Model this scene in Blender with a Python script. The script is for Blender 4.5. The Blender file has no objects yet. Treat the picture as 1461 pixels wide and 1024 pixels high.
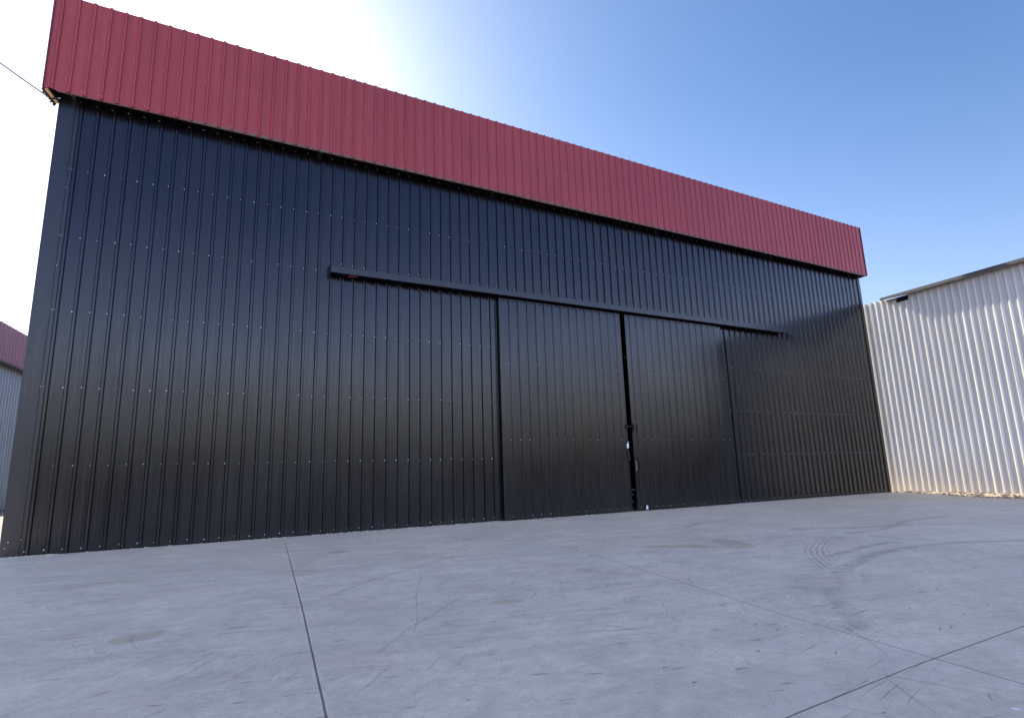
import bpy, bmesh, math, random
from mathutils import Vector, Matrix, noise as mnoise
random.seed(7)
S = bpy.context.scene
COL = S.collection
R = math.radians
FRONT, SAT = (.475,.53,.595), 1.15
SKY_FILL = ((0.0, (.35,.28,.24)), (1.0, (10.4,5.72,3.0)), (.07, (.60,.46,.37)), (.13, (1.95,1.28,1.0)), (.21, (3.1,2.36,2.4)), (.30, (1.6,1.3,1.6)), (.42, (.95,.90,1.25)), (.55, (1.05,1.0,1.25)), (.72, (10.4,5.72,3.0)))  # gain by height for the unseen rear sky, added as fill light
SUN_EL, SUN_AZ = 34.5, -0.3        # azimuth measured from +Y (behind the black shed) towards +X

# ------------------------------------------------------------------ helpers
class MB:
    """collects solids, then links them as ONE mesh object"""
    def __init__(s): s.v = []; s.f = []
    def add(s, vs, fs):
        n = len(s.v); s.v += [tuple(v) for v in vs]; s.f += [tuple(i + n for i in f) for f in fs]
    def box(s, x0, x1, y0, y1, z0, z1):
        s.add([(x0,y0,z0),(x1,y0,z0),(x1,y1,z0),(x0,y1,z0),(x0,y0,z1),(x1,y0,z1),(x1,y1,z1),(x0,y1,z1)],
              [(0,3,2,1),(4,5,6,7),(0,1,5,4),(1,2,6,5),(2,3,7,6),(3,0,4,7)])
    def obox(s, org, U, V, Wd, u, v, w):
        """box in a local frame; u, v, w are (lo, hi) ranges"""
        P = []
        for c in (w[0], w[1]):
            for a, b in ((u[0],v[0]),(u[1],v[0]),(u[1],v[1]),(u[0],v[1])):
                P.append(org + U*a + V*b + Wd*c)
        s.add(P, [(0,3,2,1),(4,5,6,7),(0,1,5,4),(1,2,6,5),(2,3,7,6),(3,0,4,7)])
    def tube(s, pts, r, n=8, r2=None):
        pts = [Vector(p) for p in pts]; base = len(s.v); k = len(pts)
        for i, p in enumerate(pts):
            t = (pts[min(i+1,k-1)] - pts[max(i-1,0)]).normalized()
            a = t.cross(Vector((0,0,1)) if abs(t.z) < .9 else Vector((1,0,0))).normalized(); b = t.cross(a)
            rr = r if r2 is None else r + (r2-r)*i/(k-1)
            for j in range(n):
                q = 2*math.pi*j/n
                s.v.append(tuple(p + a*(math.cos(q)*rr) + b*(math.sin(q)*rr)))
        for i in range(k-1):
            for j in range(n):
                s.f.append((base+i*n+j, base+i*n+(j+1)%n, base+(i+1)*n+(j+1)%n, base+(i+1)*n+j))
        s.f.append(tuple(base+j for j in range(n))[::-1]); s.f.append(tuple(base+(k-1)*n+j for j in range(n)))
    def prism(s, poly, y0, y1):
        """polygon in x-z, extruded along y"""
        n = len(poly)
        s.add([(x,y0,z) for x,z in poly] + [(x,y1,z) for x,z in poly],
              [tuple(range(n)), tuple(range(2*n-1, n-1, -1))] + [(i, n+i, n+(i+1)%n, (i+1)%n) for i in range(n)])
    def build(s, name, mat, parent=None, bevel=0.0):
        me = bpy.data.meshes.new(name); me.from_pydata(s.v, [], s.f)
        bm = bmesh.new(); bm.from_mesh(me)
        bmesh.ops.recalc_face_normals(bm, faces=bm.faces)
        bm.to_mesh(me); bm.free()
        me.materials.append(mat)
        o = bpy.data.objects.new(name, me); COL.objects.link(o)
        if parent: o.parent = parent
        if bevel:
            m = o.modifiers.new('bevel', 'BEVEL'); m.width = bevel; m.segments = 2; m.limit_method = 'ANGLE'
        return o

def empty(name):
    o = bpy.data.objects.new(name, None); COL.objects.link(o); return o
def tag(o, label=None, cat=None, group=None, kind=None):
    if label: o['label'] = label
    if cat: o['category'] = cat
    if group: o['group'] = group
    if kind: o['kind'] = kind
    return o

def profile(u0, u1, pitch, first, h, wb, wt, micro=2, jit=0.0, rng=None):
    """trapezoidal sheet metal profile: list of (u, depth)"""
    P = [(u0, 0.0)]
    k = math.ceil((u0 + wb/2 - first)/pitch); c = first + k*pitch
    prev = u0; k = 0; c0 = c
    while c + wb/2 < u1:
        if micro:
            a = prev; b = c - wb/2
            if b - a > pitch*.6:
                for m in range(micro):
                    q = a + (b-a)*(m+1)/(micro+1)
                    P += [(q-.014, P[-1][1]), (q-.005, P[-1][1]+.0028), (q+.005, P[-1][1]+.0028), (q+.014, P[-1][1])]
        ja = rng.uniform(-jit, jit) if rng else 0; jb = rng.uniform(-jit, jit) if rng else 0
        P += [(c-wb/2, ja), (c-wt/2, h+ja), (c+wt/2, h+jb), (c+wb/2, jb)]
        k += 1
        if rng and k % 3 == 0:                     # sheet lap: the upper sheet's edge stands proud beside the rib
            P[-1] = (c+wb/2, jb+.004); P += [(c+wb/2+.016, jb+.004), (c+wb/2+.0165, jb)]
        prev = P[-1][0]
        c = c0 + k*pitch + (rng.uniform(-.007, .007) if rng else 0)
    P.append((u1, 0.0))
    return P

def corr(mb, org, U, N, u0, u1, z0, z1, pitch, first, h, wb, wt, th=.004, micro=2, jit=0.0, rng=None, slope=0.0):
    org = Vector(org); U = Vector(U); N = Vector(N)
    P = profile(u0, u1, pitch, first, h, wb, wt, micro, jit, rng)
    n = len(P); Z = Vector((0,0,1)); vs = []
    for z in (z0, z1):
        for d in (0, -th):
            vs += [org + U*u + N*(dd+d) + Z*(z + (slope*u if z == z1 else 0)) for u, dd in P]
    fs = []
    for i in range(n-1):
        fs += [(i, i+1, 2*n+i+1, 2*n+i), (n+i, 3*n+i, 3*n+i+1, n+i+1), (i, n+i, n+i+1, i+1), (2*n+i, 2*n+i+1, 3*n+i+1, 3*n+i)]
    fs += [(0, 2*n, 3*n, n), (n-1, 2*n-1, 4*n-1, 3*n-1)]
    mb.add(vs, fs)

# ------------------------------------------------------------------ node DSL
class G:
    def __init__(s, mat): s.nt = mat.node_tree; s.N = s.nt.nodes; s.L = s.nt.links
    def put(s, sock, v):
        if isinstance(v, bpy.types.NodeSocket): s.L.new(v, sock)
        elif v is not None: sock.default_value = v
    def node(s, t, **kw):
        n = s.N.new(t)
        for k, v in kw.items(): setattr(n, k, v)
        return n
    def m(s, op, a, b=None, c=None, clamp=False):
        n = s.node('ShaderNodeMath', operation=op, use_clamp=clamp)
        s.put(n.inputs[0], a); s.put(n.inputs[1], b); s.put(n.inputs[2], c); return n.outputs[0]
    def vm(s, op, a, b=None, scale=None):
        n = s.node('ShaderNodeVectorMath', operation=op)
        s.put(n.inputs[0], a); s.put(n.inputs[1], b)
        if scale is not None: s.put(n.inputs['Scale'], scale)
        return n.outputs['Value'] if op in ('DOT_PRODUCT','LENGTH','DISTANCE') else n.outputs[0]
    def noise(s, vec, scale, detail=4, rough=.55, dist=0, col=False, dim='3D'):
        n = s.node('ShaderNodeTexNoise', noise_dimensions=dim)
        s.put(n.inputs['Vector'], vec); n.inputs['Scale'].default_value = scale
        n.inputs['Detail'].default_value = detail; n.inputs['Roughness'].default_value = rough
        n.inputs['Distortion'].default_value = dist
        return n.outputs['Color'] if col else n.outputs[0]
    def ss(s, x, a, b, lo=0.0, hi=1.0):
        n = s.node('ShaderNodeMapRange', interpolation_type='SMOOTHSTEP')
        s.put(n.inputs[0], x); s.put(n.inputs[1], a); s.put(n.inputs[2], b); s.put(n.inputs[3], lo); s.put(n.inputs[4], hi)
        return n.outputs[0]
    def lin(s, x, a, b, lo=0.0, hi=1.0):
        n = s.node('ShaderNodeMapRange')
        s.put(n.inputs[0], x); s.put(n.inputs[1], a); s.put(n.inputs[2], b); s.put(n.inputs[3], lo); s.put(n.inputs[4], hi)
        return n.outputs[0]
    def mix(s, f, a, b, blend='MIX'):
        n = s.node('ShaderNodeMix', data_type='RGBA', blend_type=blend)
        s.put(n.inputs['Factor'], f); s.put(n.inputs[6], a); s.put(n.inputs[7], b); return n.outputs[2]
    def seg(s, p, a, b):
        d = Vector((b[0]-a[0], b[1]-a[1], 0)); L2 = d.length_squared
        r = s.vm('SUBTRACT', p, (a[0], a[1], 0))
        t = s.m('MULTIPLY', s.vm('DOT_PRODUCT', r, tuple(d/L2)), 1.0, clamp=True)
        return s.vm('LENGTH', s.vm('SUBTRACT', r, s.vm('SCALE', tuple(d), scale=t)))
    def poly(s, p, L):
        r = None
        for a, b in zip(L, L[1:]):
            q = s.seg(p if r is None else s.after(p, r), a, b); r = q if r is None else s.m('MINIMUM', r, q)
        return r
    def after(s, v, dep):
        """v again, but evaluated after dep: keeps few values alive at once"""
        return s.vm('ADD', v, s.vm('SCALE', (1e-7, 0, 0), scale=dep))
    def pos(s): return s.node('ShaderNodeNewGeometry').outputs['Position']
    def scale(s, v, xyz): return s.vm('MULTIPLY', v, xyz)
    def rot(s, v, deg):
        n = s.node('ShaderNodeVectorRotate', rotation_type='Z_AXIS'); s.put(n.inputs['Vector'], v)
        n.inputs['Angle'].default_value = R(deg); return n.outputs[0]

def mat(name, base=(.5,.5,.5), rough=.5, spec=.5, metal=0.0):
    m = bpy.data.materials.new(name); m.use_nodes = True
    b = m.node_tree.nodes['Principled BSDF']
    b.inputs['Base Color'].default_value = (*base, 1); b.inputs['Roughness'].default_value = rough
    b.inputs['Specular IOR Level'].default_value = spec; b.inputs['Metallic'].default_value = metal
    return m, b, G(m)

def bump(g, b, h, strength=.3, dist=.01):
    n = g.node('ShaderNodeBump'); n.inputs['Strength'].default_value = strength; n.inputs['Distance'].default_value = dist
    g.put(n.inputs['Height'], h); g.put(b.inputs['Normal'], n.outputs[0])

def sheet_metal(name, c0, c1, rough, spec=.5, streak=1.0, dent=.5, ddist=.006, dust=None, panel=None, foot_tint=None):
    """painted sheet steel: long vertical streaks, slight waviness, dust"""
    m, b, g = mat(name, c0, rough, spec)
    p = g.pos()
    st = g.noise(g.scale(p, (9, 9, .22)), 1.0, 5, .6)
    big = g.noise(p, .35, 3, .5)
    f = g.m('ADD', g.m('MULTIPLY', st, .65), g.m('MULTIPLY', big, .35))
    col = g.mix(g.ss(f, .36, .64), (*c0,1), (*c1,1))
    if dust:
        fine = g.noise(g.scale(p, (30, 30, 2.0)), 1.0, 4, .6)
        dz = g.noise(g.scale(p, (3, 3, .8)), 1.0, 4, .6)
        dm = g.m('MULTIPLY', g.ss(dz, .52, .75), g.ss(fine, .45, .7))
        col = g.mix(g.m('MULTIPLY', dm, dust[1]), col, (*dust[0],1))
    if panel:
        sx = g.node('ShaderNodeSeparateXYZ'); g.put(sx.inputs[0], p)
        wn = g.node('ShaderNodeTexWhiteNoise', noise_dimensions='1D')
        g.put(wn.inputs['W'], g.m('FLOOR', g.m('DIVIDE', g.m('ADD', sx.outputs[0], g.m('MULTIPLY', sx.outputs[1], .13)), panel)))
        k = g.lin(wn.outputs['Value'], 0, 1, .93, 1.07)
        col = g.vm('SCALE', col, scale=k)
    if foot_tint:
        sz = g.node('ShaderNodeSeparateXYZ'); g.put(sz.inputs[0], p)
        hgt = g.m('ADD', sz.outputs[2], g.m('MULTIPLY', g.noise(g.scale(p, (4, 4, .5)), 1.0, 4, .6), -foot_tint[2]*.9))
        col = g.mix(g.ss(hgt, foot_tint[2]*.75, -foot_tint[2]*.55, 0, foot_tint[1]), col, (*foot_tint[0],1))  # second colour mixed in towards the bottom, its edge broken by noise
    g.put(b.inputs['Base Color'], col)
    rr = g.noise(g.scale(p, (14, 14, .5)), 1.0, 4, .6)
    g.put(b.inputs['Roughness'], g.lin(g.m('ADD', g.m('MULTIPLY', rr, .6), g.m('MULTIPLY', big, .4)), .3, .7, rough-.07, rough+.09))
    h = g.m('ADD', g.noise(g.scale(p, (3.0, 3.0, .7)), 1.0, 2, .5), g.m('MULTIPLY', g.noise(g.scale(p, (26, 26, 12)), 1.0, 3, .6), .035))
    bump(g, b, h, dent, ddist)
    return m

# ------------------------------------------------------------------ materials
M = {}
M['black'] = sheet_metal('black_painted_steel', (.0040,.0042,.0070), (.0075,.0075,.0105), .20, .45, dust=((.10,.085,.07), .08), panel=1.0365, foot_tint=((.085,.07,.055), .12, .30))
M['blacktrim'] = sheet_metal('black_trim_steel', (.008,.009,.012), (.013,.0135,.017), .28, .5)
M['red'] = sheet_metal('burgundy_painted_steel', (.31,.036,.043), (.37,.050,.056), .40, .4, dust=((.36,.17,.15), .20))
M['redcap'] = sheet_metal('burgundy_cap_steel', (.10,.020,.028), (.13,.026,.034), .45, .4)
M['white'] = sheet_metal('white_painted_steel', (.74,.70,.63), (.83,.79,.73), .45, .4, dent=.35, dust=((.48,.40,.31), .35), panel=.93, foot_tint=((.72,.62,.48), .5, 1.8))
M['galv'] = sheet_metal('pale_grey_steel', (.24,.26,.28), (.32,.34,.36), .42, .5)
def zinc():
    m, b, g = mat('zinc_screw', (.6,.6,.58), .45, .5, .2)
    n = g.noise(g.pos(), 2.3, 1, .5)
    g.put(b.inputs['Base Color'], g.mix(g.ss(n, .36, .62), (.22,.19,.16,1), (.72,.72,.70,1))); return m
M['zinc'] = zinc()
M['dark'] = mat('dark_steel', (.014,.013,.013), .55)[0]
M['brown'] = mat('primer_brown_steel', (.16,.095,.075), .6)[0]
M['roofdark'] = mat('weathered_dark_roof', (.10,.10,.095), .7)[0]
def woodmat():
    m, b, g = mat('pale_sawn_timber', (.62,.43,.20), .7, .3)
    p = g.pos(); n = g.noise(g.scale(p, (30, 4, 30)), 1.0, 4, .6)
    g.put(b.inputs['Base Color'], g.mix(n, (.70,.50,.24,1), (.50,.33,.15,1))); return m
M['wood'] = woodmat()
M['paper'] = mat('white_enamel', (.78,.78,.76), .5)[0]
M['rubber'] = mat('black_cable_sheath', (.02,.02,.02), .6)[0]

CLO, CHI = (.36,.312,.272,1), (.71,.625,.55,1)
def concrete():
    m, b, g = mat('power_floated_concrete', (.3,.3,.3), .6, .35)
    P = g.pos()
    flat = g.vm('MULTIPLY', P, (1,1,0))
    warp = g.vm('SCALE', g.vm('SUBTRACT', g.noise(flat, .8, 3, .5, col=True), (.5,.5,.5)), scale=.25)
    Q = g.vm('MULTIPLY', g.vm('ADD', flat, warp), (1,1,0))
    w2 = g.vm('SCALE', g.vm('SUBTRACT', g.noise(flat, 6, 2, .5, col=True), (.5,.5,.5)), scale=.035)
    T = g.vm('MULTIPLY', g.vm('ADD', flat, w2), (1,1,0))
    # mottling in three sizes and trowel streaks
    n1 = g.noise(Q, .33, 5, .6); n2 = g.noise(Q, 1.7, 6, .65, .6); n3 = g.noise(flat, 9, 5, .7)
    s1 = g.noise(g.scale(g.rot(Q, 12), (.35, 3.2, 1)), 1.0, 5, .6)
    s2 = g.noise(g.scale(g.rot(Q, -38), (.5, 5.0, 1)), 1.0, 5, .65)
    v = g.m('ADD', g.m('MULTIPLY', n1, .9), g.m('MULTIPLY', n2, .8))
    v = g.m('ADD', v, g.m('MULTIPLY', s1, .75)); v = g.m('ADD', v, g.m('MULTIPLY', s2, .55)); v = g.m('ADD', v, g.m('MULTIPLY', n3, 1.15)); v = g.m('ADD', v, g.m('MULTIPLY', g.noise(g.after(flat, v), 30, 3, .7), .8))
    dark = g.lin(g.noise(flat, 85, 2, .6), .25, .75, .86, 1.08)
    def darken(mask, amt):
        nonlocal dark
        dark = g.m('MULTIPLY', dark, g.m('SUBTRACT', 1.0, g.m('MULTIPLY', mask, amt)))
    F = lambda v: g.after(v, dark)
    # scratches: thin crests of strongly stretched noise, in patches
    for k, (deg, sx, sy, amt, a) in enumerate(((20, .9, 26, .30, .66), (-52, .8, 24, .24, .67), (74, .7, 22, .20, .67), (-12, 1.4, 40, .34, .67))):
        off = g.vm('ADD', g.rot(F(Q), deg), (k*7.3, k*3.1, 0))
        n = g.ss(g.noise(g.scale(off, (sx, sy, 1)), 1.0, 2, .5), a-.03, a+.03)
        patch = g.ss(g.noise(g.vm('ADD', g.after(flat, n), (k*13.0, 5.0, 0)), .55, 4, .6), .42, .60)
        darken(g.m('MULTIPLY', n, patch), amt)
    # short scuffs and flecks
    for k, (sc, sx, sy, deg, rad, thr, amt) in enumerate(((1.3, 1.6, 9, 14, .17, .62, .50), (1.4, 1.2, 10, -30, .16, .74, .40), (3.4, 1, 1.6, 5, .10, .84, .62))):
        vo = g.node('ShaderNodeTexVoronoi', feature='F1'); vo.inputs['Scale'].default_value = sc
        g.put(vo.inputs['Vector'], g.scale(g.rot(F(T), deg), (sx, sy, 1)))
        sep = g.node('ShaderNodeSeparateColor'); g.put(sep.inputs[0], vo.outputs['Color'])
        pick = g.m('GREATER_THAN', sep.outputs[0], thr)
        blob = g.ss(g.m('ADD', vo.outputs['Distance'], g.m('MULTIPLY', g.m('SUBTRACT', n3, .5), .22)), rad*.35, rad, 1, 0)
        darken(g.m('MULTIPLY', blob, pick), amt)
    # saw-cut joints
    jl = {'A': ([(5.52,-1.55),(4.62,-9.4),(4.22,-12.69),(3.2,-21.0)], .0085, .72), 'B': ([(10.45,-4.3),(9.33,-9.4),(8.5,-12.65),(8.12,-14.65),(6.7,-21.0)], .0075, .66),
          'C': ([(-6.0,-14.85),(6.45,-14.17),(7.9,-14.09),(9.72,-14.05),(33.0,-13.2)], .0075, .70)}
    J = g.vm('MULTIPLY', g.vm('ADD', flat, g.vm('SCALE', w2, scale=.18)), (1,1,0))
    edge = None
    for k, (L, w, amt) in jl.items():
        d = g.poly(F(J), L)
        darken(g.ss(d, w*.55, w*1.35, 1, 0), amt)
        e = g.ss(d, w*1.2, w*5, 1, 0); edge = e if edge is None else g.m('MAXIMUM', edge, e)
    brk = g.ss(g.noise(F(flat), 2.6, 4, .65), .36, .60)
    edge = g.m('MULTIPLY', edge, g.m('MULTIPLY', brk, .16))
    # tyre marks and drag scuffs
    TM = {
     'arcA': ([(11.37,-11.45),(12.17,-11.19),(13.04,-10.92),(13.56,-10.9),(14.49,-10.92),(15.08,-11.03),(16.31,-11.6),(18.5,-13.2)], .16, .30),
     'arcB': ([(12.1,-10.68),(13.0,-10.51),(13.86,-10.32),(14.6,-10.34)], .12, .30),
     'lineC': ([(15.27,-9.53),(15.22,-10.23),(15.35,-10.68)], .06, .36),
     'str1': ([(15.5,-7.64),(16.35,-8.34),(17.85,-8.78),(19.64,-10.37)], .16, .27),
     'str2': ([(15.31,-8.99),(16.54,-9.03),(18.83,-8.34),(20.94,-8.33)], .16, .28),
     'scuff': ([(11.08,-11.54),(10.22,-12.0),(9.66,-12.39),(9.25,-12.77),(8.61,-13.3)], .15, .17),
     'wide': ([(11.75,-10.79),(10.68,-11.35),(9.76,-12.02)], .30, .13),
     's3': ([(5.09,-8.77),(5.65,-8.12),(6.5,-7.42),(7.54,-6.61),(9.23,-5.54)], .05, .22),
     's4': ([(4.87,-11.54),(5.3,-10.98),(5.82,-10.45),(6.37,-9.87)], .04, .17),
     's5': ([(6.49,-8.08),(5.91,-9.52),(5.56,-10.56),(5.34,-11.07)], .014, .22),
     's6': ([(14.23,-5.67),(15.45,-4.96),(16.68,-5.06)], .12, .24),
     's7': ([(7.58,-10.45),(8.16,-10.4),(8.42,-10.49)], .03, .28)}
    brk2 = g.ss(g.noise(g.vm('ADD', F(flat), (3.0, 9.0, 0)), 3.2, 5, .7), .30, .58)
    first = True
    for L, w, amt in TM.values():
        darken(g.m('MULTIPLY', g.ss(g.poly(g.after(F(T), brk2) if first else F(T), L), w*.35, w, 1, 0), brk2), amt); first = False
    d = g.poly(F(J), [(14.6,-9.2),(13.76,-9.51),(12.9,-9.99),(12.25,-10.46),(11.8,-10.86),(11.38,-11.28),(11.0,-11.83)])
    grooves = g.m('MULTIPLY', g.ss(g.m('COSINE', g.m('MULTIPLY', d, 2*math.pi/.085)), .2, .9), g.ss(d, .15, .19, 1, 0))
    darken(g.m('MULTIPLY', grooves, brk2), .40)
    # patched / stained spots: only their strength here, one grey-green tone
    stain = None; ns = g.m('MULTIPLY', g.m('SUBTRACT', g.noise(F(flat), 3.0, 3, .6), .5), 1.1); dep = ns
    for (x, y, rx, ry, deg, a) in ((3.10,-9.68,.26,.20,0,.55), (6.13,-4.29,.24,.22,0,.6), (11.45,-8.2,.75,.22,44,.6), (12.5,-8.55,.85,.30,-60,.5), (6.65,-10.48,.20,.12,0,.5), (9.03,-4.06,.15,.2,0,.5)):
        q = g.scale(g.rot(g.vm('SUBTRACT', g.after(T, dep), (x, y, 0)), deg), (1/rx, 1/ry, 0))
        k = g.ss(g.m('ADD', g.vm('LENGTH', q), ns), .8, 1.05, a, 0)
        stain = k if stain is None else g.m('MAXIMUM', stain, k); dep = stain
    # base colour last: mottling and trowel streaks
    v = g.lin(v, 1.85, 3.10, 0, 1)
    col = g.mix(v, CLO, CHI)
    tint = g.noise(g.after(Q, stain), .6, 3, .5)
    col = g.mix(g.ss(tint, .5, .7, 0, .35), col, (.48,.45,.42,1))
    t2 = g.noise(g.after(flat, tint), .9, 3, .5)
    col = g.mix(g.ss(t2, .55, .7, 0, .22), col, (.56,.455,.42,1))
    col = g.mix(edge, col, (.76,.69,.62,1))
    col = g.mix(stain, col, (.34,.30,.22,1))
    vo = g.node('ShaderNodeTexVoronoi', feature='F1'); vo.inputs['Scale'].default_value = 2.3; g.put(vo.inputs['Vector'], g.after(T, t2))
    sep = g.node('ShaderNodeSeparateColor'); g.put(sep.inputs[0], vo.outputs['Color'])
    col = g.mix(g.m('MULTIPLY', g.ss(vo.outputs['Distance'], .02, .07, 1, 0), g.m('GREATER_THAN', sep.outputs[1], .8)), col, (.70,.70,.70,1))
    comb = g.node('ShaderNodeCombineColor')
    for i in range(3): g.put(comb.inputs[i], dark)
    col = g.mix(1.0, col, comb.outputs[0], 'MULTIPLY')
    g.put(b.inputs['Base Color'], col)
    g.put(b.inputs['Roughness'], g.lin(n2, .3, .7, .50, .72))
    bump(g, b, g.m('ADD', g.m('MULTIPLY', n3, .6), g.m('MULTIPLY', s1, .4)), .4, .008)
    return m
M['concrete'] = concrete()

def soil():
    m, b, g = mat('dry_brown_soil', (.09,.075,.055), .9, .2)
    p = g.pos(); n = g.noise(p, .08, 6, .6); n2 = g.noise(p, 3, 5, .6)
    g.put(b.inputs['Base Color'], g.mix(g.m('ADD', g.m('MULTIPLY', n, .7), g.m('MULTIPLY', n2, .3)), (.030,.026,.020,1), (.075,.060,.044,1)))
    bump(g, b, n2, .5, .05); return m
M['soil'] = soil()
def stone():
    m, b, g = mat('sandy_rubble', (.4,.32,.24), .85, .2)
    p = g.pos(); n = g.noise(p, 5, 5, .6)
    g.put(b.inputs['Base Color'], g.mix(n, (.17,.125,.085,1), (.44,.37,.29,1))); bump(g, b, g.noise(p, 30, 4, .6), .5, .02); return m
M['stone'] = stone()
def hillmat():
    m, b, g = mat('scrub_hillside', (.06,.055,.035), .95, .1)
    p = g.pos(); n = g.noise(p, .15, 6, .65)
    g.put(b.inputs['Base Color'], g.mix(n, (.016,.016,.011,1), (.045,.038,.026,1))); return m
M['hill'] = hillmat()

# ------------------------------------------------------------------ ground
mb = MB(); mb.box(-420, 420, -420, 420, -2.0, -.30)
tag(mb.build('ground', M['soil']), kind='structure')

XE = 33.41                                       # right edge of the slab, under the shed's corner
def yard_z(x, y):
    a = min(max((x-25)/8, 0), 1); c = min(max((-y-.3)/4.5, 0), 1)
    a = a*a*(3-2*a); c = c*c*(3-2*c)
    return -.18*a*c
xs = [-60, -30, -12, 0, 6, 12, 18, 22, 24] + [25 + .6*i for i in range(15)] + [XE]
xs = sorted(set(x for x in xs if x <= XE))
ys = [-19.4, -18, -14, -11, -8] + [-6 + .5*i for i in range(12)] + [0, 3]
vs = [(x, y, yard_z(x, y)) for y in ys for x in xs]; n = len(xs)
fs = [(j*n+i, j*n+i+1, (j+1)*n+i+1, (j+1)*n+i) for j in range(len(ys)-1) for i in range(n-1)]
mb = MB(); mb.add(vs, fs)
rim = [(i, 0) for i in range(n)] + [(n-1, j) for j in range(1, len(ys))]
b0 = len(mb.v); mb.v += [(xs[i], ys[j], -.6) for i, j in rim]
for k in range(len(rim)-1):
    i0, j0 = rim[k]; i1, j1 = rim[k+1]
    mb.f.append((j0*n+i0, b0+k, b0+k+1, j1*n+i1))
tag(mb.build('concrete_yard', M['concrete']), kind='structure')

mb = MB(); mb.box(-60, 0.0, 3.01, 75, -.28, -.02)
def gravel():
    m, b, g = mat('pale_compacted_gravel', (.17,.165,.15), .9, .2)
    p = g.pos(); n = g.noise(p, 6, 5, .65); g.put(b.inputs['Base Color'], g.mix(n, (.13,.125,.115,1), (.22,.215,.20,1))); bump(g, b, n, .5, .02); return m
tag(mb.build('lane', gravel()), kind='structure')
mb = MB(); mb.box(.02, XE-.02, 3.01, 25.9, -.28, -.01);
tag(mb.build('inner_floor', M['roofdark']), kind='structure')

# far hills behind the viewer (seen only as the dark band mirrored in the black sheets)
mb = MB(); ring = []
for i in range(97):
    a = 2*math.pi*i/96
    for r, hh in ((140, -1.0), (160, 10.0), (205, 15.0), (300, 11.0), (400, -1.0)):
        h = hh if hh < 0 else hh*(.75 + .5*mnoise.noise(Vector((math.cos(a)*3, math.sin(a)*3, r*.01))))
        ring.append((16+r*math.cos(a), -10+r*math.sin(a), h))
mb.add(ring, [(i*5+k, i*5+k+1, (i+1)*5+k+1, (i+1)*5+k) for i in range(96) for k in range(4)])
tag(mb.build('hills', M['hill']), kind='structure')

# ------------------------------------------------------------------ black warehouse
PITCH, SCR0 = .3455, .394
W_X1 = 33.43; SCREW_OFF = .066
shed = empty('warehouse'); shed.location = (0, 0, 0)
tag(shed, 'big black corrugated steel warehouse with sliding doors under a deep burgundy fascia', 'warehouse')
rng = random.Random(3)
KW = dict(pitch=PITCH, first=SCR0+SCREW_OFF, h=.046, wb=.092, wt=.048)
mb = MB()
corr(mb, (0,0,0), (1,0,0), (0,-1,0), .40, 12.45, .02, 7.30, jit=.0016, rng=rng, **KW)
corr(mb, (0,0,0), (1,0,0), (0,-1,0), 22.25, 33.22, .02, 7.30, jit=.0016, rng=rng, **KW)
corr(mb, (0,0,0), (1,0,0), (0,-1,0), .40, 33.22, 7.30, 13.16, jit=.0010, rng=random.Random(3), **KW)
wall = mb.build('front_wall', M['black'], shed)

# corner flashings
mb = MB(); mb.box(0, .33, -.040, .0, .0, 13.1); mb.box(.33, .405, -.012, .0, .0, 13.1); mb.box(-.006, .0, -.040, .32, 0, 13.1)
mb.build('corner_flashing', M['blacktrim'], shed)
mb = MB(); mb.box(33.25, W_X1, -.045, 0, 0, 13.1); mb.box(33.18, 33.25, -.012, 0, 0, 13.1); mb.box(W_X1, W_X1+.004, -.045, .3, 0, 13.1)
mb.build('corner_flashing', M['blacktrim'], shed)
# body behind the front
DEP = 26.0
for side, x in ((-1, .004), (1, W_X1-.004)):
    mb = MB(); corr(mb, (x, 0, 0), (0,1,0), (side,0,0), .32, DEP, .0, 10.3, pitch=PITCH, first=.6, h=.03, wb=.095, wt=.04)
    mb.build('side_wall', M['black'], shed)
mb = MB(); corr(mb, (0, DEP, 0), (1,0,0), (0,1,0), 0, W_X1, 0, 12.6, pitch=PITCH, first=.3, h=.03, wb=.095, wt=.04)
mb.build('back_wall', M['black'], shed)
mb = MB(); xm = W_X1/2
mb.prism([(-.0,10.3),(xm,12.7),(W_X1,10.3),(W_X1,10.42),(xm,12.83),(0,10.42)], .006, DEP)
mb.build('roof', M['galv'], shed)

# fascia: burgundy corrugated box standing proud of the wall
FO, FX0, FX1, FZ0, FZ1 = .42, -.272, 33.536, 10.90, 13.546
mb = MB()
corr(mb, (0,-FO+.03,0), (1,0,0), (0,-1,0), FX0+.004, FX1-.004, FZ0, FZ1, pitch=.3296, first=.554, h=.040, wb=.090, wt=.044, jit=.0015, rng=rng)
fas = mb.build('fascia', M['red'], shed)
for x, sgn in ((FX0, -1), (FX1, 1)):
    mb = MB(); mb.box(x-.012, x+.012, -FO-.012, -FO+.06, FZ0-.004, FZ1+.004)
    mb.box(min(x, x+sgn*.006), max(x, x+sgn*.006), -FO+.06, -.01, FZ0-.012, FZ1-.02)
    mb.build('end_flashing', M['redcap'], fas)
    mb = MB(); mb.box(min(x+sgn*.001, (0 if sgn < 0 else W_X1)), max(x+sgn*.001, (0 if sgn < 0 else W_X1)), -.009, .02, FZ0-.01, FZ1-.03)
    mb.build('end_return', M['dark'], fas)
mb = MB(); mb.box(FX0+.014, FX1-.014, -FO+.034, -.02, FZ1-.085, FZ1-.045)
mb.build('top_flashing', M['redcap'], fas)
mb = MB()
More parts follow.
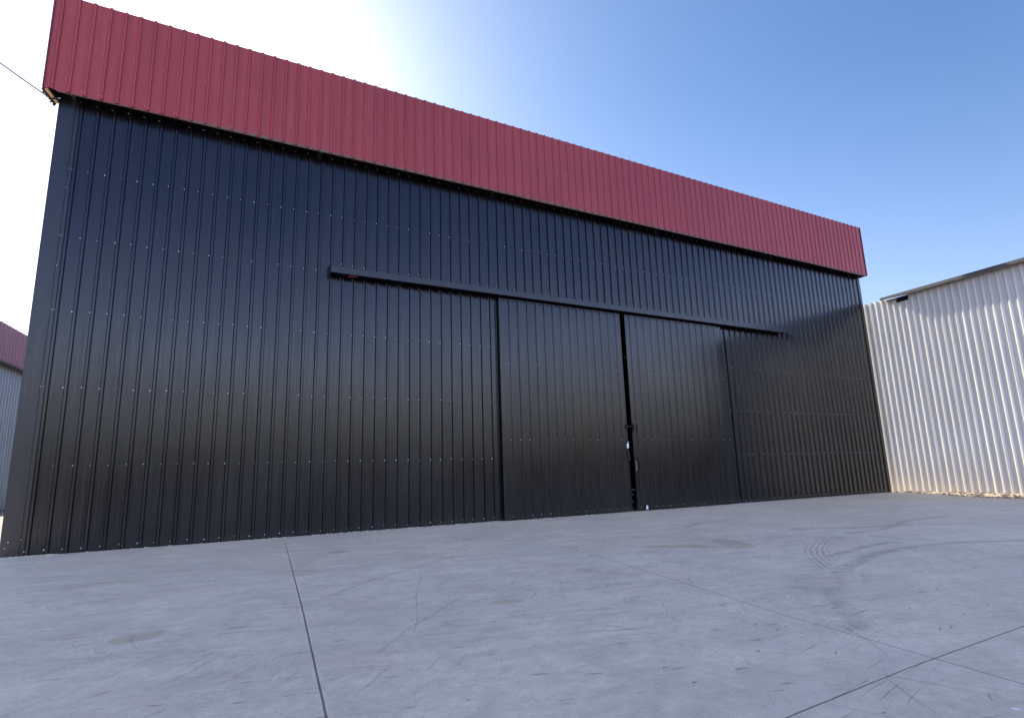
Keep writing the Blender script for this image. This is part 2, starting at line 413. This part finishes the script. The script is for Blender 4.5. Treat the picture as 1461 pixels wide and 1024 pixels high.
for k in range(9):                              # bottom angle in unequal lengths, slightly off line
    x0 = 2.75 + k*3.43; x1 = min(x0 + 3.425, FX1-.02); dz = rng.uniform(-.012, .006)
    mb.box(x0, x1, -FO+.0235, -FO+.075, FZ0-.022+dz, FZ0-.004+dz); mb.box(x0, x1, -FO+.0265, -FO+.034, FZ0-.003+dz, FZ0+.05)
mb.box(.0, 2.74, -FO+.0235, -FO+.07, FZ0-.014, FZ0-.002)
mb.build('bottom_angle', M['brown'], fas)
# back frame of the fascia and struts to the wall
mb = MB()
for z in (11.01, 12.18, 13.35): mb.box(FX0+.03, FX1-.03, -FO+.037, -FO+.085, z-.04, z+.02)
mb.build('rail', M['dark'], fas)
for x in (.30, 6.23, 12.0, 19.5, 26.5, 32.5):
    mb = MB(); mb.box(x-.03, x+.03, -FO+.087, -.045, FZ0+.02, FZ0+.08)
    mb.tube([(x, -FO+.10, FZ0+.05), (x, -.05, FZ0+.45)], .022, 6)
    mb.box(x-.06, x+.06, -.052, -.044, FZ0-.10, FZ0+.12)
    mb.box(x-.05, x+.07, -FO+.03, -FO+.09, FZ0-.045, FZ0-.024)
    mb.build('strut', M['dark'], shed)
# left end of the overhang: pale timber between dark angles, cable hook
U = Vector((.185, .36, -.13)).normalized(); V = Vector((0,0,1)); Wd = U.cross(V).normalized(); V = Wd.cross(U)
org = Vector((-.215, -.385, FZ0-.03))
mb = MB(); mb.obox(org, U, V, Wd, (0, .245), (.012, .03), (-.045, .045)); mb.obox(org, U, V, Wd, (.275, .42), (.012, .03), (-.04, .04))
mb.build('end_batten', M['wood'], shed)
mb = MB(); mb.obox(org, U, V, Wd, (-.02, .43), (-.02, .055), (-.085, -.047)); mb.obox(org, U, V, Wd, (-.02, .42), (-.005, .05), (.047, .075))
mb.obox(org, U, V, Wd, (.245, .275), (-.03, .02), (-.10, .12)); mb.obox(org, U, V, Wd, (.05, .09), (-.03, .03), (-.11, -.08)); mb.obox(org, U, V, Wd, (.32, .35), (-.04, .03), (-.11, -.08))
mb.obox(org, U, V, Wd, (.40, .44), (-.04, .03), (-.10, -.05))
mb.build('end_bracket', M['dark'], shed)
mb = MB(); q = org + U*.26 + Wd*.12; mb.tube([q, q + Vector((.05,-.02,.01))], .016, 8)
mb.build('cable_hook', M['galv'], shed)

# door track cover
TX0, TX1, TY, TZ0, TZ1 = 6.62, 26.5, -.36, 7.235, 7.425
mb = MB()
P = [(TY, TZ0), (TY, TZ1), (-.046, TZ1+.10), (-.046, TZ1+.085), (TY+.012, TZ1-.014), (TY+.012, TZ0)]
n = len(P)
mb.add([(TX0, y, z) for y, z in P] + [(TX1, y, z) for y, z in P], [tuple(range(n)), tuple(range(2*n-1, n-1, -1))] + [(i, n+i, n+(i+1)%n, (i+1)%n) for i in range(n)])
mb.box(TX0-.004, TX0, TY, -.04, TZ0, TZ1); mb.box(TX1, TX1+.004, TY, -.04, TZ0, TZ1)
mb.build('track_cover', M['blacktrim'], shed)
mb = MB(); mb.box(TX0+.02, TX1-.02, -.215, -.155, TZ0+.05, TZ0+.13)
for i in range(12): mb.box(TX0+.4+i*1.72, TX0+.46+i*1.72, -.15, -.045, TZ0+.03, TZ0+.15)
mb.build('door_track', M['dark'], shed)
mb = MB(); mb.box(TX1-.01, TX1+.05, TY+.08, TY+.16, TZ0-.01, TZ0+.06); mb.build('track_stop', M['dark'], shed)
mb = MB(); mb.box(7.18, 7.36, -.30, -.17, TZ0-.02, TZ0+.05); mb.tube([(7.12,-.24,TZ0-.03),(7.40,-.24,TZ0-.01)], .022, 6); mb.build('track_stop', M['redcap'], shed)

# sliding doors
DY = -.15                                     # plane of the door skin
screws = []                                    # (x, y, z, parent, size, normal)
def door(x0, x1, s0, hand):
    d_mb = MB()
    corr(d_mb, (0,DY,0), (1,0,0), (0,-1,0), x0+.035, x1-.03, .03, TZ0-.04, pitch=PITCH, first=s0+SCREW_OFF, h=.036, wb=.088, wt=.042, jit=.0022, rng=rng)
    leaf = d_mb.build('sliding_door', M['black'], shed)
    f = MB(); zt = TZ0-.03
    f.box(x0, x0+.045, DY-.010, -.055, .02, zt); f.box(x1-.04, x1, DY-.006, -.055, .02, zt)
    f.box(x0+.046, x1-.041, DY+.006, -.06, zt-.06, zt); f.box(x0+.046, x1-.041, DY+.006, -.06, .03, .10); f.box(x0+.046, x1-.041, DY+.006, -.06, 3.6, 3.66)
    f.box(x0+.046, x1-.041, DY-.044, DY-.036, zt-.075, zt-.06)
    f.build('door_frame', M['black'], leaf)
    for z in (4.98, 2.49, .12):
        x = s0
        while x < x1 - .05:
            if x > x0 + .05: screws.append((x + rng.uniform(-.012,.012), DY, z + rng.uniform(-.012,.012), leaf, .92))
            x += PITCH
    return leaf
leaf1 = door(12.10, 17.19, 12.08, 1)
leaf2 = door(17.42, 22.52, 17.60, -1)
# hardware at the meeting gap
mb = MB(); mb.box(17.165, 17.185, DY-.05, DY-.012, 2.86, 3.06); mb.box(17.10, 17.19, DY-.035, DY-.011, 2.92, 2.99); mb.tube([(17.15,DY-.05,2.98),(17.36,DY-.06,2.97)], .018, 6)
mb.build('latch', M['dark'], leaf1)
mb = MB(); mb.box(17.43, 17.50, DY-.05, DY-.012, 2.82, 3.08); mb.tube([(17.45,DY-.06,2.7),(17.45,DY-.08,2.95),(17.45,DY-.03,3.05)], .016, 6)
mb.build('latch', M['dark'], leaf2)
mb = MB(); mb.box(17.10, 17.185, DY-.045, DY-.011, 2.20, 2.36); mb.tube([(17.142,DY-.03,2.35),(17.142,DY-.05,2.43),(17.175,DY-.05,2.43),(17.175,DY-.03,2.35)], .010, 6)
mb.build('padlock', M['paper'], leaf1, bevel=.012)
mb = MB(); mb.tube([(17.16,DY-.012,1.72),(17.16,DY-.07,1.76),(17.16,DY-.07,2.06),(17.16,DY-.012,2.10)], .014, 8)
mb.build('handle', M['dark'], leaf1)
mb = MB(); mb.tube([(17.45,DY-.012,1.38),(17.45,DY-.07,1.42),(17.45,DY-.07,1.70),(17.45,DY-.012,1.74)], .014, 8)
mb.build('handle', M['galv'], leaf2)
mb = MB(); mb.box(17.18, 17.24, DY-.03, -.10, .55, .62); mb.build('hinge', M['dark'], leaf1)
mb = MB(); mb.box(17.18, 17.24, DY-.03, -.10, .30, .36); mb.build('hinge', M['dark'], leaf1)
mb = MB(); mb.add([(17.76,DY-.05,.05),(17.86,DY-.05,.04),(17.85,DY-.045,.17),(17.80,DY-.045,.20),(17.78,DY-.045,.13),(17.76,DY-.06,.05),(17.86,DY-.06,.04),(17.85,DY-.055,.17),(17.80,DY-.055,.20),(17.78,DY-.055,.13)],
    [(0,1,2,3,4),(9,8,7,6,5),(0,5,6,1),(1,6,7,2),(2,7,8,3),(3,8,9,4),(4,9,5,0)])
mb.build('sticker', M['paper'], leaf2)

# screws on the wall
k = 0; x = SCR0
while x < 33.1:
    for z in (10.93, 9.10, 7.36, 5.52, 3.70, 1.92, .10):
        if 12.05 < x < 22.6 and z < 7.3: continue
        zz = z
        if z == 7.36 and TX0-.1 < x < TX1+.05: zz = 7.62
        screws.append((x + rng.uniform(-.014,.014), 0, zz + rng.uniform(-.014,.014), wall, 1.0))
    if TX0 < x < 12.0: screws.append((x, 0, 7.19, wall, 1.0))
    x += PITCH
for z in (12.18, 11.0):
    x = .554 - .066
    while x < FX1 - .1:
        if rng.random() > .06: screws.append((x + rng.uniform(-.012,.012), -FO+.03, z + rng.uniform(-.012,.012), fas, .70))
        x += .3296
for z in (9.1,8.6,7.36,6.6,5.52,3.7,1.92,.35): screws.append((.345 + rng.uniform(-.01,.01), -.012, z, wall, .9))
for x, z in ((.08,.2),(.13,.32),(.24,.33)): screws.append((x, -.040, z, wall, .8))
def screw_geo(mb, x, y, z, s):
    n = 8; r = .0140*s
    V0 = []
    for rr, dy in ((r, 0), (r, -.004), (r*.55, -.006), (r*.5, -.013)):
        V0 += [(x + rr*math.cos(2*math.pi*i/n), y+dy, z + rr*math.sin(2*math.pi*i/n)) for i in range(n)]
    F0 = [(a*n+i, a*n+(i+1)%n, (a+1)*n+(i+1)%n, (a+1)*n+i) for a in range(3) for i in range(n)] + [tuple(range(3*n, 4*n)), tuple(range(n))[::-1]]
    mb.add(V0, F0)
CAM = Vector((3.38444, -16.63746, 1.4))
screws = [q for q in screws if rng.random() > .03]
screws.sort(key=lambda q: (Vector(q[:3])-CAM).length/q[4])
protos = {}
for (x, y, z, par, s) in screws[:100]:
    if s not in protos:
        mb = MB(); screw_geo(mb, 0, 0, 0, s); protos[s] = mb.build('screw', M['zinc'], par); o = protos[s]
    else:
        o = protos[s].copy(); COL.objects.link(o); o.parent = par
    o.location = (x, y, z)
rest = {}
for (x, y, z, par, s) in screws[100:]:
    screw_geo(rest.setdefault(par, MB()), x, y, z, s)
for par, mb in rest.items(): tag(mb.build('screw', M['zinc'], par), kind='stuff')

# mortar crumbs along the foot of the wall
mb = MB()
def pebble(mb, x, y, z, r, flat=.6):
    bm = bmesh.new(); bmesh.ops.create_icosphere(bm, subdivisions=1, radius=r)
    sx, sy = rng.uniform(.7,1.4), rng.uniform(.7,1.3)
    for v in bm.verts:
        k = rng.uniform(.75, 1.2); v.co = Vector((v.co.x*sx*k, v.co.y*sy*k, v.co.z*flat*k)) + Vector((x, y, z))
    idx = {v: i for i, v in enumerate(bm.verts)}
    mb.add([v.co for v in bm.verts], [tuple(idx[v] for v in f.verts) for f in bm.faces]); bm.free()
for i in range(420):
    x = rng.choice((rng.uniform(0, 1.0), rng.uniform(6.4, 12.0), rng.uniform(0, 33))); pebble(mb, x, rng.uniform(-.12,-.045), .004, rng.uniform(.010,.036), .5)
M['mortar'] = mat('pale_mortar', (.50,.47,.42), .9, .2)[0]
tag(mb.build('mortar_crumbs', M['mortar']), 'pale mortar crumbs strewn along the foot of the black wall', 'rubble', kind='stuff')

# ------------------------------------------------------------------ white warehouse on the right
A = Vector((34.60, .6, 0)); B = Vector((33.78, -5.5, 0)); D = (B-A).normalized(); Nw = Vector((D.y, -D.x, 0)).normalized()
if Nw.x > 0: Nw = -Nw
Z = Vector((0,0,1)); Nin = -Nw
wh = empty('warehouse'); wh.location = (0,0,0)
tag(wh, 'white ribbed steel warehouse with a dark thin roof edge, right of the black shed', 'warehouse')
SL = -.022; D2 = (D + Z*SL).normalized()
mb = MB(); PW = .3105; WKW = dict(pitch=PW, first=.09, h=.042, wb=.115, wt=.045, th=.005)
rw = random.Random(5)
corr(mb, A, D, Nw, -14, 1.177, -.25, 9.72, micro=2, slope=SL, jit=.003, rng=rw, **WKW)
corr(mb, A, D, Nw, 1.177, 1.798, -.25, 9.58, micro=2, slope=SL, jit=.003, rng=rw, **WKW)
corr(mb, A, D, Nw, 1.798, 2.419, -.25, 9.36, micro=2, slope=SL, jit=.003, rng=rw, **WKW)
corr(mb, A, D, Nw, 2.419, 11.4, -.25, 9.60, micro=2, slope=SL, jit=.003, rng=rw, **WKW)
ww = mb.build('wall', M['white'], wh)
OV = .33
def slab(d0, d1, v0, v1, zo):                   # v measured outward
    m = MB(); m.obox(A, D2, Nw, Z, (d0, d1), (v0, v1), (zo[0], zo[1])); return m
rf = MB()
for d0, d1 in ((1.22, 11.7),):
    P = [A + D2*d + Nw*v + Z*z for d in (d0, d1) for v, z in ((OV, 9.62), (OV, 9.70), (-9, 11.9), (-9, 11.8))]
    rf.add(P, [(0,1,2,3),(7,6,5,4),(0,4,5,1),(1,5,6,2),(2,6,7,3),(3,7,4,0)])
    P = [A + D2*d + Nw*v + Z*z for d in (d0, d1) for v, z in ((-9, 11.8), (-9, 11.9), (-18, 9.70), (-18, 9.62))]
    rf.add(P, [(0,1,2,3),(7,6,5,4),(0,4,5,1),(1,5,6,2),(2,6,7,3),(3,7,4,0)])
roof = rf.build('roof', M['roofdark'], wh)
slab(1.20, 11.71, OV-.03, OV+.008, (9.60, 9.74)).build('roof_edge', M['roofdark'], roof)
slab(1.3, 1.9, .05, .10, (9.52, 9.60)).build('batten', M['wood'], wh)
m_ = MB(); m_.obox(A, D2, Nw, Z, (1.2, 11.3), (-.12, -.07), (8.6, 9.64)); m_.build('dark_backing', M['dark'], wh)  # dark board added behind the roof gap, standing in for its shaded inside
for d0 in (-14, 11.4):
    m_ = MB(); P = [A + D*d + Nw*v + Z*z for d in (d0, d0-.01) for v, z in ((-.01,-.2),(-.01,9.0),(-9,11.2),(-18,9.0),(-18,-.2))]
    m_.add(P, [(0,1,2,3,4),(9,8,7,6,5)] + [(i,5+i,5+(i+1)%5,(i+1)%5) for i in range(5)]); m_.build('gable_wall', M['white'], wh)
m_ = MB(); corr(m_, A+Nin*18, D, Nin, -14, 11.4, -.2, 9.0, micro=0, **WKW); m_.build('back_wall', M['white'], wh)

# dirt bank and rubble between slab and white wall
mb = MB()
vs = []; N_ = 40
for i in range(N_+1):
    d = -8 + 30*i/N_; p = A + D*d
    zt = -.03 + .03*mnoise.noise(p*.8)
    vs += [(XE+.002, p.y, -.35), (XE+.02, p.y, yard_z(XE, p.y)-.03), (max(XE+.03, p.x-.08), p.y, zt), (p.x+.05, p.y, zt+.02)]
mb.add(vs, [(4*i+k, 4*i+k+1, 4*i+k+5, 4*i+k+4) for i in range(N_) for k in range(3)])
tag(mb.build('dirt_bank', M['stone']), kind='structure')
mb = MB(); rng = random.Random(21)
for i in range(420):
    y = -rng.random()**.7*9 ; w = max(.05, (A + D*(-y+.6)).x - XE)
    x = XE + rng.uniform(-.55*min(1, -y/4), w-.02); t = (x-XE)/w
    z = yard_z(min(x, XE), y) if x < XE else yard_z(XE, y)*(1-t)
    pebble(mb, x, y, z+.01, rng.choice((.02,.03,.04,.06)) * rng.uniform(.7,1.3), .7)
tag(mb.build('rubble', M['stone']), 'loose sandy rubble lying along the foot of the white wall', 'rubble', kind='stuff')

# ------------------------------------------------------------------ second red-and-grey warehouse, far left
P0 = Vector((-7.68, 36.45, 0)); a8 = R(8.0); DL = Vector((math.sin(a8), math.cos(a8), 0)); NL = Vector((math.cos(a8), -math.sin(a8), 0))
M['fadedred'] = sheet_metal('faded_red_steel', (.27,.12,.145), (.33,.16,.185), .5, .4)
lw = empty('warehouse'); lw.location = (0,0,0)
tag(lw, 'pale grey ribbed warehouse with a faded red fascia, far left behind the black shed', 'warehouse')
mb = MB(); corr(mb, P0, DL, NL, -9, 22, -.1, 11.6, pitch=.44, first=.1, h=.09, wb=.24, wt=.07, micro=0); mb.build('wall', M['galv'], lw)
mb = MB(); corr(mb, P0+NL*.55, DL, NL, -9.2, 22.2, 9.8, 12.2, pitch=.44, first=.2, h=.08, wb=.22, wt=.06, micro=0)
fl = mb.build('fascia', M['fadedred'], lw)
mb = MB(); mb.obox(P0, DL, NL, Z, (-9.2, 22.2), (.47, .56), (9.70, 9.795)); mb.build('bottom_angle', M['dark'], fl)
mb = MB(); mb.obox(P0, DL, NL, Z, (-9.2, 22.2), (-.02, .54), (12.05, 12.12)); mb.obox(P0, DL, NL, Z, (-9.2, -9.1), (0, .54), (9.8, 12.05)); mb.build('top_flashing', M['redcap'], fl)
mb = MB(); mb.obox(P0, DL, NL, Z, (-9, 22), (.055, .07), (.0, .14)); mb.build('base_trim', M['dark'], lw)
mb = MB(); mb.obox(P0, DL, NL, Z, (-9, 22), (-14, -.06), (0, 11.4)); mb.build('body', M['galv'], lw)

# ------------------------------------------------------------------ overhead cable
c0 = org + U*.26; c1 = Vector((-1.77, 2.0, 12.72)); 
c0 = Vector((c0.x-.06, c0.y, c0.z-.01))
pts = []
for i in range(60):
    t = i/59*6.0
    p = c0 + (c1-c0)*t; p.z -= .02*t*(1-t) if t < 1 else .0
    p.z -= .0
    pts.append(p)
mb = MB(); mb.tube(pts, .017, 6)
tag(mb.build('cable', M['rubber']), 'thin dark overhead cable running up from the fascia corner into the sky', 'cable')

# ------------------------------------------------------------------ light, sky, camera
w = bpy.data.worlds.new('World'); S.world = w; w.use_nodes = True
nt = w.node_tree; bg = nt.nodes['Background']
sky = nt.nodes.new('ShaderNodeTexSky'); sky.sky_type = 'NISHITA'; sky.sun_disc = False
sky.sun_elevation = R(SUN_EL); sky.sun_rotation = R(SUN_AZ)
sky.air_density = 1.0; sky.dust_density = .80; sky.ozone_density = 1.0; sky.altitude = 100
# added fill light: unseen sky behind the viewer and overhead is brightened, sky ahead dimmed
gw = G(w)
gd = gw.node('ShaderNodeTexCoord').outputs['Generated']
sx = gw.node('ShaderNodeSeparateXYZ'); gw.put(sx.inputs[0], gd)
back = gw.ss(sx.outputs[1], .30, -.35)
ramp = gw.node('ShaderNodeValToRGB'); gw.put(ramp.inputs[0], sx.outputs[2])
els = ramp.color_ramp.elements
for i, (ez, c) in enumerate(SKY_FILL):
    el = els[i] if i < 2 else els.new(1.0)
    el.position = ez; el.color = (c[0]/10, c[1]/10, c[2]/10, 1)
front = gw.mix(gw.ss(sx.outputs[2], .60, .22), (*FRONT, 1), (.70,.63,.67,1))
sky_gain = gw.mix(back, front, gw.vm('SCALE', ramp.outputs[0], scale=10.0))
hs = gw.node('ShaderNodeHueSaturation'); hs.inputs['Saturation'].default_value = SAT; gw.put(hs.inputs['Color'], sky.outputs[0])
nt.links.new(gw.vm('MULTIPLY', hs.outputs[0], sky_gain), bg.inputs[0]); bg.inputs[1].default_value = .10

sl = bpy.data.lights.new('sun', 'SUN'); sl.energy = 4.7; sl.angle = R(.5); sl.color = (1, .93, .82)
so = bpy.data.objects.new('sun', sl); COL.objects.link(so)
e, a = R(SUN_EL), R(SUN_AZ)
sd = Vector((math.sin(a)*math.cos(e), math.cos(a)*math.cos(e), math.sin(e)))
so.rotation_euler = sd.to_track_quat('Z', 'Y').to_euler(); so.location = (0, 40, 40)

cd = bpy.data.cameras.new('camera'); cd.sensor_width = 36; cd.lens = 20.4865; cd.clip_start = .05; cd.clip_end = 2000
co = bpy.data.objects.new('camera', cd); COL.objects.link(co)
r = Vector((.87677832, -.47987229, -.03134275)); u = Vector((-.06646424, -.18547187, .98039925)); f = Vector((.47627963, .85750963, .19451206))
co.matrix_world = Matrix(((r.x,u.x,-f.x,CAM.x),(r.y,u.y,-f.y,CAM.y),(r.z,u.z,-f.z,CAM.z),(0,0,0,1)))
S.camera = co
S.view_settings.view_transform = 'Standard'; S.view_settings.look = 'None'
S.view_settings.exposure = 1.65; S.view_settings.gamma = 1; S.view_settings.use_curve_mapping = False
